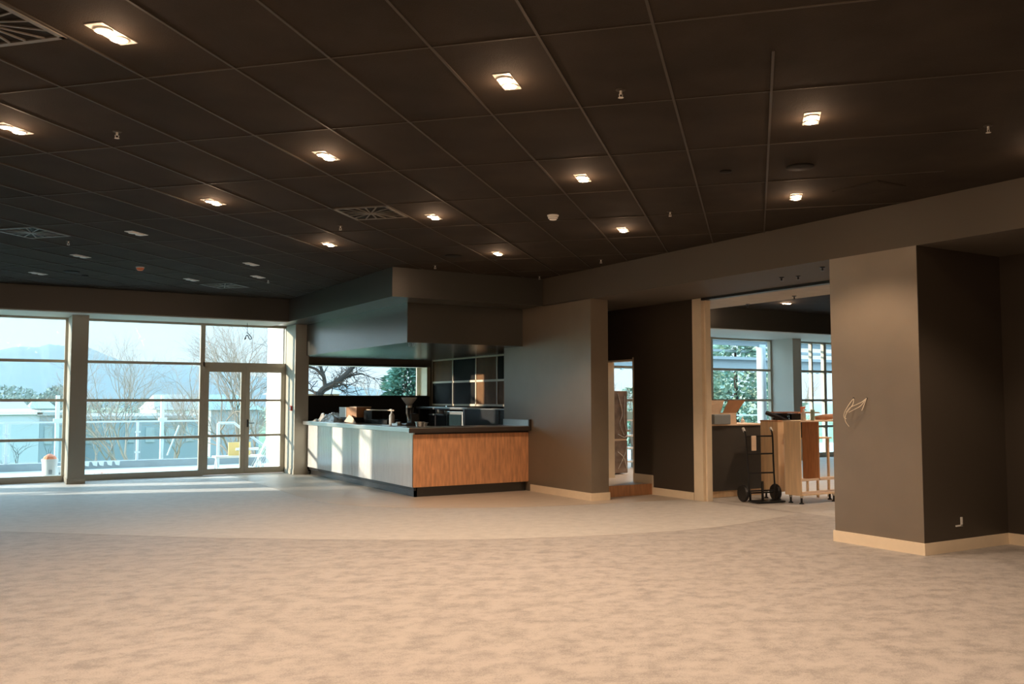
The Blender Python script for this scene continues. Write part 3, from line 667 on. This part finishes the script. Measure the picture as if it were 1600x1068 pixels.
hd = thing('hand_truck', 'black steel hand truck standing in front of the charcoal counter', 'hand truck', (9.76, 9.73, 0), R(-12))
def rail(x, s): return smooth_pts([(x, .0, .12), (x, .03, .5), (x + .01 * s, .06, .95), (x + .015 * s, .10, 1.05)], 5)
MB().tube(rail(.10, -1), .013).tube(rail(.54, 1), .013).build('side_rail', M['dark'], hd)
for z in (.16, .42, .70, .96): MB().box(.10, .54, .0 + z * .06, .022 + z * .06, z - .010, z + .012).build('cross_bar', M['dark'], hd)
MB().box(.08, .56, -.22, .02, .012, .03).box(.31, .34, -.0, .02, .02, .30).box(.10, .12, -.01, .02, .02, .16).box(.52, .54, -.01, .02, .02, .16).build('toe_plate', M['dark'], hd)
for x in (.04, .60):
    w = MB().lathe([(.03, -.028), (.115, -.028), (.125, -.012), (.125, .012), (.115, .028), (.03, .028)], n=24).build('wheel', M['dark'], hd, loc=(x, .08, .125)); w.rotation_euler = (0, PI / 2, 0)
MB().tube([(.04, .08, .125), (.60, .08, .125)], .012).build('axle', M['dark'], hd)
for x in (.085, .56): MB().tube([(x, .09, 1.03), (x + .01, .14, 1.08)], .02).build('hand_grip', M['white'], hd)
o = MB().box(-.045, .05, -.012, .004, -.22, .0).build('work_glove', M['cardl'], loc=(9.93, 9.69, .97), bevel=.012); tag(o, 'pale tan glove hung on the left side of the hand truck', 'glove')

ts = thing('timber_stand', 'pale timber stand behind the open cabinet holding the black crate', 'stand', (10.95, 9.62, 0))
MB().box(0, .6, 0, .5, .90, .92).build('stand_top', M['ply'], ts)
for x, y in ((.3, .03), (.55, .03), (.3, .45), (.55, .45)): MB().box(x, x + .03, y, y + .03, 0, .90).build('leg', M['ply'], ts)
cr = thing('perforated_crate', 'black perforated plastic crate between the two raw timber cabinets', 'crate', (10.72, 9.98, .93))
cm = MB()
for a in range(9):
    for b in range(7):
        pass
cm.box(0, .02, -.30, .06, 0, .03).box(0, .02, -.30, .06, .33, .36).box(0, .02, -.30, -.27, 0, .36).box(0, .02, .03, .06, 0, .36)
for a in range(1, 8): cm.box(.004, .014, -.28 + a * .04 - .007, -.28 + a * .04 + .007, .02, .34)
for b in range(1, 8): cm.box(.004, .014, -.28, .04, .02 + b * .04 - .007, .02 + b * .04 + .007)
cm.box(0, .30, .04, .06, 0, .36).box(0, .3, -.3, -.28, 0, .36)
cm.build('crate_side', M['dark'], cr)
MB().box(0, .3, -.3, .06, -.01, .01).build('crate_base', M['dark'], cr)
rm = thing('rolled_mat', 'brown slatted mat laid over the black crate', 'mat', (10.74, 9.98, 1.295))
MB().prism([(-.06, -.48), (.42, -.48), (.42, .16), (-.06, .16)], 0, .012).build('mat_sheet', M['mats'], rm)
for a in range(16): MB().box(-.05 + a * .03, -.035 + a * .03, -.46, .14, .012, .02).build('slat', M['mats'], rm)
MB().tube([(-.07, .14, .0), (-.07, -.1, -.06), (-.07, -.3, -.12)], .035, 10).build('mat_roll', M['dark'], rm)
tw = thing('rolled_towel', 'brown rolled cloth on the top of the open timber cabinet', 'cloth', (11.02, 9.27, 1.20))
MB().tube([(-.12, .1, .03), (.0, .03, .04), (.14, -.05, .055)], [.03, .045, .04], 12).build('roll', M['mats'], tw, smooth=True)
sb = thing('spray_bottle', 'clear spray bottle with orange trigger on the open timber cabinet', 'bottle', (10.47, 9.22, 1.20))
MB().lathe([(.036, 0), (.036, .10), (.02, .14), (.012, .17)], n=18).build('bottle', M['film'], sb, smooth=True)
MB().box(-.05, .03, -.012, .012, .17, .20).box(-.045, -.035, -.01, .01, .12, .17).build('trigger', M['orange'], sb)
o = thing('drink_can', 'small green and silver can on the open timber cabinet', 'can', (10.62, 9.18, 1.20))
MB().lathe([(.028, 0), (.032, .008), (.032, .145), (.026, .155)], n=18).build('can_body', M['leafy'], o)
MB().lathe([(.026, .154), (.027, .158), (.02, .159)], n=18).build('can_lid', M['steel'], o)

# through the hall doorway
wf = thing('wrapped_fridge', 'tall film wrapped fridge freezer seen through the narrow hall doorway', 'fridge', (9.66, 13.0, .17))
MB().box(0, .52, 0, .6, .02, .60).build('freezer_door', M['wrap'], wf, bevel=.008)
MB().box(0, .52, 0, .6, .63, 1.49).build('fridge_door', M['wrap'], wf, bevel=.008)
MB().box(0.01, .51, .01, .6, .60, .63).build('door_gap', M['cardl'], wf)
for P in ([(.30, -.006, 1.45), (.40, -.012, 1.1), (.34, -.010, .9), (.44, -.006, .7)], [(.46, -.006, 1.4), (.44, -.012, 1.0), (.5, -.006, .75)], [(.30, -.006, .72), (.44, -.012, .66), (.52, -.006, .7)], [(.30, -.006, .4), (.42, -.010, .3), (.5, -.006, .1)], [(.3, -.006, .1), (.45, -.008, .35), (.5, -.006, .5)]):
    MB().tube(smooth_pts(P, 5), .006, 5).build('film_fold', M['film'], wf)
sh = thing('white_shelf_unit', 'white shelf unit with small items behind the wrapped fridge', 'shelf', (10.62, 14.0, .17))
for z in (.12, .38, .62, .92): MB().box(0, .7, 0, .35, z, z + .025).build('shelf', M['white'], sh)
for x in (-.02, .70): MB().box(x, x + .02, 0, .35, 0, .95).build('side_panel', M['white'], sh)
o = MB().box(0, .5, 0, .3, 0, .16).build('blue_crate', M['rooft'], loc=(10.66, 14.02, 1.115), bevel=.01); tag(o, 'teal crate on top of the white shelf unit beyond the doorway', 'crate')
o = MB().lathe([(.001, 0), (.035, 0), (.035, .1), (.015, .13), (.015, .16)], n=14).build('red_bottle', M['redp'], loc=(10.80, 14.12, .315)); tag(o, 'small red bottle on the bottom shelf beyond the doorway', 'bottle')

# ------------------------------------------------------------------ balcony
DZ = -.03
struct('floor', MB().box(-12, 5.6, YW + .06, 22.2, -.35, DZ), M['deck'])
o = MB().box(-12, 9, 22.1, 22.35, -.3, .13).build('wall_balcony', M['conc']); o['kind'] = 'structure'
o = MB().box(12.0, 12.2, Y2 + .1, 18.5, -.35, 4.6).build('wall_and_sun_block', M['render']); o['kind'] = 'structure'  # unseen wall added to block sun from the second room column
o = MB().box(5.62, 5.85, YW + .22, 20.05, -.35, 3.3).build('wall_and_sun_block', M['render']); o['kind'] = 'structure'
bl = thing('glass_balustrade', 'clear glass balustrade with white posts along the balcony edge', 'balustrade', (0, 22.22, .13))
MB().box(-12, 4.75, -.02, .02, .86, .895).build('top_rail', M['alum'], bl)
for x in (-11.3, -8.9, -6.5, -4.1, -1.7, .66, 3.28, 4.75):
    pp = MB().box(x - .025, x + .025, -.02, .03, 0, .86).build('post', M['alum'], bl)
    MB().box(x - .06, x + .06, -.035, -.02, .16, .20).box(x - .06, x + .06, -.035, -.02, .62, .66).build('glass_clamp', M['alum'], pp)
for a, b in ((-6.4, -4.2), (-4.0, -1.8), (-1.6, .58), (.74, 3.2), (3.36, 4.68)):
    MB().box(a, b, -.005, .005, .04, .84).build('glass_panel', M['glass2'], bl)
sr = thing('stair_handrail', 'white sloping stair handrail beyond the glazed doors', 'handrail', (4.85, 21.2, DZ))
MB().tube([(0, 0, 1.0), (.35, 0, 1.0), (.9, .2, .6), (1.6, .4, .1)], .03).build('rail', M['alum'], sr)
MB().box(-.03, .03, -.03, .03, 0, 1.0).build('post', M['alum'], sr)
MB().tube([(.45, -1.3, .02), (.75, -1.3, .68)], .02).tube([(.15, -1.0, .45), (.65, -1.0, .45)], .03).build('lower_rail', M['alum'], sr)
for k_ in range(7): MB().tube([(.5 + k_ * .05, -.9, .02), (.72 + k_ * .05, -.9, .45)], .006).build('baluster', M['alum'], sr)
def bucket(x, y, r_, h_, label, fill):
    t = thing('white_bucket', label, 'bucket', (x, y, DZ), 0, 'white buckets on the balcony')
    MB().lathe([(r_ * .85, 0), (r_, h_ * .9), (r_ * 1.06, h_ * .9), (r_ * 1.06, h_), (r_ * .96, h_)], n=28).build('pail', M['white'], t)
    MB().box(-r_ * .2, r_ * .25, -r_ * 1.02, -r_ * .9, h_ * .3, h_ * .5).build('pail_label', M['conc'], t)
    if fill: MB().lathe([(r_ * .9, h_), (r_ * .7, h_ + .05), (r_ * .3, h_ + .09), (.01, h_ + .1)], n=12, sx=1, sy=.9).build('lid_cloth', M['orange'], t)
bucket(1.32, 19.5, .14, .40, 'large white bucket with an orange cloth on the balcony', True)
bucket(1.53, 20.0, .115, .22, 'smaller white bucket beside the window column on the balcony', False)
o = crumple(14, 14, .42, .3, .10, 8, .5).build('orange_cable_heap', M['orange'], loc=(2.27, 19.8, DZ), smooth=True); tag(o, 'small heap of orange cord on the balcony floor outside the wide window', 'cord')
for x, lb in ((88, 'tall white scaffold pole left of the window column'), (253, 'tall white scaffold pole in the wide window')):
    p = atY(x, 720, 22.6)
    t = thing('scaffold_pole', lb, 'pole', (p.x, 22.7, -3.6), 0, 'white scaffold poles')
    MB().tube([(0, 0, 0), (0, 0, 5.2)], .045).build('pole', M['alum'], t)
    MB().box(-.08, .1, -.06, .06, 4.6, 4.68).build('coupler', M['alum'], t)
    if x == 253: MB().tube([(.1, -.2, 3.8), (.35, -.2, 4.5)], .02).build('brace', M['alum'], t)
for k_, px in enumerate((135, 148, 158, 171, 183)):
    p = atY(px, 722, 22.08)
    o = MB().add([(-.06, 0, 0), (.06, 0, 0), (.05, -.01, -.10), (-.03, -.012, -.08), (-.06, .006, 0), (.06, .006, 0), (.05, -.004, -.10), (-.03, -.006, -.08)], [(0, 1, 2, 3), (7, 6, 5, 4), (0, 4, 5, 1), (1, 5, 6, 2), (2, 6, 7, 3), (3, 7, 4, 0)]).build('paper_tab', M['white'], loc=(p.x, 22.085, .13))
    tag(o, ('leftmost', 'second from left', 'middle', 'second from right', 'rightmost')[k_] + ' of the five white tabs hung on the balcony kerb', 'tab', 'white tabs on the balcony kerb')
wb = thing('work_bench', 'low white work trestle holding a yellow board outside the glazed doors', 'trestle', (4.86, 20.3, DZ))
MB().box(-.3, .75, -.2, .2, .27, .31).build('trestle_top', M['white'], wb)
for x in (-.25, .7): MB().tube([(x, -.15, 0), (x, 0, .28)], .018).tube([(x, .15, 0), (x, 0, .28)], .018).build('leg', M['white'], wb)
MB().box(.0, .48, -.03, .0, .31, .60).build('yellow_board', M['yellow'], wb)

# ------------------------------------------------------------------ ground, town, hills
GZ = -4.0
struct('floor', MB().box(-1500, 2200, 22.4, 3000, GZ - .5, GZ), M['grass'])
def hills(pts, Y, depth, name, label, seed):
    rnd = random.Random(seed); m = MB(); P = []
    for i in range(len(pts) - 1):
        for k_ in range(6):
            t = k_ / 6; P.append(tuple(pts[i][q] * (1 - t) + pts[i + 1][q] * t for q in (0, 1)))
    P.append(pts[-1])
    nr = 14; V = []; n = len(P)
    for j in range(nr):
        u = j / (nr - 1)
        for i, (x, z) in enumerate(P):
            s_ = math.sin(u * PI / 2 * 1.0) if u < 1 else 1
            V.append((x * (1 + .25 * (u - 1)) , Y - depth * (1 - u), GZ + (z - GZ) * s_ ** 1.3 + (rnd.uniform(-1, 1) * z * .012 if 0 < j < nr - 1 else rnd.uniform(-.15, .15))))
    for i, (x, z) in enumerate(P): V.append((x, Y + depth * .6, GZ))
    F = [(j * n + i, j * n + i + 1, (j + 1) * n + i + 1, (j + 1) * n + i) for j in range(nr) for i in range(n - 1)]
    m.add(V, F); o = m.build(name, M['hill'], smooth=True); o['kind'] = 'structure'; o['label'] = label
def hp(L, Y): 
    out = []
    for px, py in L:
        p = atY(px, py, Y); out.append((p.x, p.z))
    return out
hills(hp([(-420, 600), (-250, 575), (-120, 560), (0, 547), (30, 542), (58, 544), (75, 539), (105, 541), (140, 545), (165, 556), (195, 566), (230, 571), (262, 566), (300, 572), (340, 578), (380, 586), (430, 592), (470, 606), (500, 610), (520, 603), (537, 600), (548, 604), (575, 606), (600, 611), (640, 616), (720, 620)], 1000), 1000, 320, 'hill_range', 'long hazy blue hill range behind the town', 5)

def building(name, px0, px1, pyt, Y, depth, wallm, roofm, label, gable=0.0, wins=0, cat='building', pyb=None):
    a, b = atY(px0, pyt, Y), atY(px1, pyt, Y)
    t = thing(name, label, cat, (a.x, Y, GZ)); w = b.x - a.x; h_ = a.z - GZ
    MB().box(0, w, 0, depth, 0, h_).build('wall', wallm, t)
    if gable > 0: MB().add([(-.3, -.3, h_), (w + .3, -.3, h_), (w + .3, depth, h_), (-.3, depth, h_), (w * .12, depth / 2, h_ + gable), (w * .88, depth / 2, h_ + gable)], [(0, 1, 5, 4), (1, 2, 5), (2, 3, 4, 5), (3, 0, 4), (3, 2, 1, 0)]).build('roof', roofm, t)
    else: MB().box(-.15, w + .15, -.15, depth, h_, h_ + .2).build('roof', roofm, t)
    for k_ in range(wins):
        x = w * (k_ + .5) / wins; MB().box(x - w / wins * .22, x + w / wins * .22, -.06, 0, h_ * .62, h_ * .86).build('window', M['conc'], t)
    return t
building('warehouse', -60, 62, 648, 62, 14, M['palewall'], M['render'], 'long white flat roofed building low on the left')
building('warehouse', 62.3, 118, 649, 62, 12, M['bluewall'], M['conc'], 'blue grey flat roofed building left of the window column', wins=2)
building('warehouse', 120, 312, 655, 66, 14, M['bluewall'], M['conc'], 'long blue grey building behind the bare trees', wins=6)
building('house', -30, 48, 646, 100, 12, M['render'], M['roofr'], 'white house with a brown roof above the low white building', gable=1.3, wins=6)
building('house', 50, 85, 638, 130, 12, M['bluewall'], M['rooft'], 'house with a teal roof on the left', gable=1.0, wins=2)
building('house', 245, 312, 640, 110, 12, M['render'], M['conc'], 'white house between bare trees in the wide window', gable=1.8, wins=3)
building('warehouse', 330, 405, 640, 90, 10, M['bluewall'], M['rooft'], 'low blue roofed building seen through the glazed doors', gable=1.5, wins=3)
building('house', 480, 530, 615, 60, 10, M['brick'], M['roofr'], 'orange brick building corner low in the strip window', gable=1.0, wins=0)

# distant bushes and tree line
rnd = random.Random(12)
def blob(name, px, pyb, Y, w, h_, m_, label, grp=None, n=420, leaf=.5, cat='bush', z0=None):
    c = atY(px, pyb, Y); q = MB()
    for k_ in range(n):
        while True:
            a = Vector((rnd.uniform(-1, 1), rnd.uniform(-1, 1), rnd.uniform(-1, 1)))
            if a.length < 1: break
        a = a.normalized() * (a.length ** .4)
        p = Vector((a.x * w / 2, a.y * w / 2, h_ / 2 + a.z * h_ / 2)); s_ = leaf * rnd.uniform(.5, 1.2)
        u = Vector((rnd.gauss(0, 1), rnd.gauss(0, 1), rnd.gauss(0, 1))).normalized(); v = u.orthogonal().normalized()
        q.add([p + u * s_, p + v * s_ * .6, p - u * s_, p - v * s_ * .6], [(0, 1, 2, 3)])
    o = q.build(name, m_, loc=(c.x, Y, c.z if z0 is None else z0)); tag(o, label, cat, grp); return o
for px, Y, w, h_, lb in ((8, 160, 12, 7.6, 'hazy round tree far behind the white house at the left edge'), (30, 190, 22, 6.2, 'low hazy bush clump behind the white house roof'),
                         (93, 150, 7, 7.4, 'hazy round tree just left of the window column'), (62, 260, 24, 6.5, 'low hazy bush line behind the teal roof'),
                         (215, 180, 22, 5.6, 'low hazy bush line behind the big bare tree'), (300, 200, 26, 6, 'hazy bush clump left of the door frame'),
                         (350, 150, 14, 5.5, 'hazy bush clump seen through the left door leaf')):
    blob('distant_tree', px, 626, Y, w, h_, M['bush'], lb, 'hazy far trees', n=1500, leaf=.38, cat='tree', z0=GZ + .2)
for px, Y, w, h_, lb in ((20, 38, 2.8, 1.0, 'low green hedge below the white building'), (150, 38, 1.6, 1.2, 'green hedge low behind the balcony tabs'), (215, 38, 1.6, 1.4, 'green shrub in the wide window beside the balcony post'), (290, 38, 2, 1.6, 'green shrub beside the right scaffold pole')):
    blob('hedge', px, 700, Y, w, h_, M['leafy'], lb, 'hedges below the balcony', n=500, leaf=.18, z0=GZ)

def bare_tree(px, pyb, Y, H, label, m_, seed, spread=.55, depth=6, r0=.16, lean=0.0, twig=3, split=None, grp='bare winter trees outside'):
    rd = random.Random(seed); q = MB(); c = atY(px, pyb, Y); base = Vector((c.x, Y, GZ))
    def grow(p, d, L, r_, lev):
        P = [p]; dd = d.copy()
        for s_ in range(3):
            dd = (dd + Vector((rd.gauss(0, .12), rd.gauss(0, .12), rd.gauss(.02, .08)))).normalized(); P.append(P[-1] + dd * (L / 3))
        q.tube(P, [r_, r_ * .88, r_ * .76, r_ * .62], 5 if lev > 2 else 3, caps=False)
        if lev <= 0: return
        for s_ in range(twig if lev > 1 else twig + 1):
            an = rd.uniform(0, 2 * PI); o_ = dd.orthogonal().normalized(); b_ = dd.cross(o_)
            sp = spread * rd.uniform(.6, 1.3)
            nd = (dd * math.cos(sp) + (o_ * math.cos(an) + b_ * math.sin(an)) * math.sin(sp) + Vector((0, 0, .10))).normalized()
            st = P[-1] if s_ < 2 else P[rd.choice((1, 2))]
            grow(st, nd, L * rd.uniform(.66, .86), r_ * .58, lev - 1)
    L0 = H * .29
    grow(Vector((0, 0, 0)), Vector((lean, 0, 1)).normalized(), L0, r0, depth)
    o = q.build('bare_tree', m_, loc=base); tag(o, label, 'tree', grp); return o
bare_tree(215, 700, 46, 8.6, 'big pale bare tree in the middle of the wide window', M['bark'], 11, .5, 7, .11)
bare_tree(272, 700, 52, 6.5, 'thin bare tree just right of the biggest one in the wide window', M['bark'], 7, .45, 7, .08)
bare_tree(165, 700, 55, 7.0, 'bare tree just right of the window column', M['bark'], 23, .5, 5, .12)
bare_tree(12, 700, 40, 4.2, 'small bare tree in front of the white building at the left edge', M['barkd'], 31, .6, 5, .07)
bare_tree(360, 700, 50, 6.6, 'bare tree seen through the left door leaf', M['bark'], 41, .6, 7, .09, lean=-.1)
bare_tree(425, 700, 34, 9.2, 'tall bare tree behind the right door leaf and the light above it', M['bark'], 53, .55, 7, .12)
def bough_tree(Y, limbs, label, m_, seed):
    rd = random.Random(seed); q = MB(); L0 = [atY(px, py, Y) for px, py in limbs[0][0]]
    base = Vector((L0[0].x, Y, GZ))
    def tw(p, d, L, r_, lev):
        P = [p]; dd = d.copy()
        for _ in range(3):
            dd = (dd + Vector((rd.gauss(0, .2), rd.gauss(0, .2), rd.gauss(0, .15)))).normalized(); P.append(P[-1] + dd * L / 3)
        q.tube(P, [r_, r_ * .8, r_ * .65, r_ * .5], 4, caps=False)
        if lev:
            for _ in range(3):
                o_ = Vector((rd.gauss(0, 1), rd.gauss(0, 1), rd.gauss(0, 1))).cross(dd).normalized()
                tw(P[rd.choice((1, 2, 3))], (dd + o_ * .8).normalized(), L * .72, r_ * .6, lev - 1)
    for k_, (pl_, r0, r1) in enumerate(limbs):
        P = [atY(px, py, Y) + Vector((0, .25 * k_ * i / len(pl_), 0)) for i, (px, py) in enumerate(pl_)]
        if k_ == 0: P = [base] + P[1:]
        P = [p - base for p in P]; n = len(P)
        sp = [Vector(v) for v in smooth_pts(P, 5)]
        q.tube(sp, [r0 + (r1 - r0) * i / (len(sp) - 1) for i in range(len(sp))], 8)
        for i in range(8 if k_ == 0 else 2, len(sp), 2):
            d = (sp[i] - sp[i - 1]).normalized(); o_ = Vector((rd.gauss(0, .6), rd.gauss(0, 1), rd.gauss(.2, .6))).normalized()
            tw(sp[i], (d + o_).normalized(), rd.uniform(.35, .8), .018, 2)
    o = q.build('bare_tree', m_, loc=base); tag(o, label, 'tree', 'bare winter trees outside')
bough_tree(26, [([(488, 800), (494, 640), (499, 617), (508, 606), (522, 599), (533, 591), (544, 581), (552, 572), (566, 556), (575, 540)], .12, .05),
                ([(508, 605), (507, 588), (503, 572), (500, 550)], .07, .04), ([(507, 590), (497, 577), (484, 571), (470, 562)], .05, .03),
                ([(532, 592), (545, 589), (560, 585), (575, 583)], .05, .02), ([(520, 600), (528, 604), (545, 600), (556, 603)], .04, .015), ([(499, 617), (488, 608), (480, 612)], .04, .02)],
           'dark bare tree with thick boughs in the strip window behind the bar', M['barkd'], 61)
bare_tree(580, 700, 90, 9.0, 'far bare tree between the dark boughs and the conifer', M['bark'], 67, .5, 5, .12)

def leafy_tree(name, px, Y, w, h_, n, leafs, m_, label, seed, conic=True, z0=GZ):
    rd = random.Random(seed); c = atY(px, 620, Y)
    t = thing(name, label, 'tree', (c.x, Y, z0)); q = MB()
    for k_ in range(n):
        u = rd.random(); z = h_ * (.12 + .88 * u); rr = (w / 2) * ((1 - u) ** .75 if conic else math.sin(PI * min(1, .15 + .85 * u)) ** .5) * (.82 + .18 * math.sin(z * 6 + k_ % 3))
        an = rd.uniform(0, 2 * PI); rad = rr * rd.uniform(.35, 1.05)
        p = Vector((rad * math.cos(an), rad * math.sin(an), z - rad * .12)); d = Vector((math.cos(an), math.sin(an), rd.uniform(-.5, .5))).normalized()
        s_ = leafs * rd.uniform(.6, 1.4); v = Vector((rd.gauss(0, 1), rd.gauss(0, 1), rd.gauss(0, 1))).cross(d).normalized()
        q.add([p + d * s_, p + v * s_ * .35, p - d * s_ * .5, p - v * s_ * .35], [(0, 1, 2, 3)])
    q.build('foliage', m_, t)
    MB().tube([(0, 0, 0), (0, 0, h_ * .9)], [.25, .04], 8).build('trunk', M['barkd'], t)
    return t
leafy_tree('conifer_tree', 634, 34, 5.6, 7.9, 9000, .17, M['conif'], 'dark blue green conifer at the right of the strip window', 3)

# outside the second room
leafy_tree('evergreen_tree', 1150, 27, 5.6, 8.5, 5200, .24, M['leafy'], 'wide feathery evergreen outside the second room window', 9, conic=False)
leafy_tree('evergreen_tree', 1085, 34, 6.0, 8.5, 3600, .26, M['conif'], 'dark evergreen seen at the left of the second room window', 10, conic=False)
bare_tree(1270, 700, 36, 7.5, 'bare tree outside the right hand window of the second room', M['bark'], 71, .5, 5, .12)
bare_tree(975, 640, 30, 7.6, 'bare tree seen over the wrapped fridge through the hall doorway', M['bark'], 73, .6, 6, .12)
leafy_tree('evergreen_tree', 985, 44, 5, 6.2, 2200, .28, M['leafy'], 'green shrub tree low behind the hall doorway window', 14, conic=False)
struct('floor', MB().box(5.9, 40, Y2 + .3, 22.2, -.35, DZ), M['deck'])
pg = thing('louvre_canopy', 'slatted sun canopy on a round pale column outside the second room', 'canopy', (18.6, 18.5, 0))
MB().tube([(.72, 0, DZ), (.72, 0, 3.1)], .13, 20).build('round_column', M['palewall'], pg, smooth=True)
for k_ in range(4): MB().box(-3.5, 9, -1.2 + .42 * k_, -1.12 + .42 * k_, 3.05, 3.09).build('louvre_blade', M['bluewall'], pg)
MB().box(-3.5, 9, -.05, .05, 3.02, 3.16).build('canopy_beam', M['bluewall'], pg)
pb = thing('canopy_roof', 'deep slatted blue grey roof edge beyond the canopy column', 'roof', (18, 24, 0))
MB().box(-4, 16, 0, .3, 2.55, 2.95).box(-4, 16, -.2, .0, 2.95, 3.05).build('fascia', M['bluewall'], pb)
for k_ in range(40): MB().box(-4 + .5 * k_, -3.92 + .5 * k_, -.12, 0, 2.5, 2.62).build('rafter_end', M['palewall'], pb)
MB().box(-4, 16, 2.4, 2.7, 3.4, 3.5).box(-4, 16, 4.4, 4.7, 3.9, 4.0).build('purlin', M['bluewall'], pb)
b2 = thing('glass_balustrade', 'pale balustrade outside the second room', 'balustrade', (9.5, 22.1, DZ))
MB().box(0, 30, -.02, .02, 1.0, 1.04).build('top_rail', M['alum'], b2)
for k_ in range(12): MB().box(k_ * 2.4, k_ * 2.4 + .05, -.02, .02, 0, 1.0).build('post', M['alum'], b2)
MB().box(0, 30, -.005, .005, .05, .98).build('glass_panel', M['glass2'], b2)

# ------------------------------------------------------------------ haze over the town
hz = bpy.data.materials.new('valley_haze'); hz.use_nodes = True; hn = hz.node_tree; hn.nodes.clear()
ho = hn.nodes.new('ShaderNodeOutputMaterial'); hv = hn.nodes.new('ShaderNodeVolumeScatter')
hv.inputs['Color'].default_value = (.90, .97, 1.0, 1); hv.inputs['Density'].default_value = .00042; hv.inputs['Anisotropy'].default_value = .2
hn.links.new(hv.outputs[0], ho.inputs['Volume'])
o = MB().box(-900, 1500, 40, 1250, GZ - .2, 140).build('valley_haze', hz)
tag(o, 'pale blue haze lying over the town and hills', 'haze', kind='stuff')
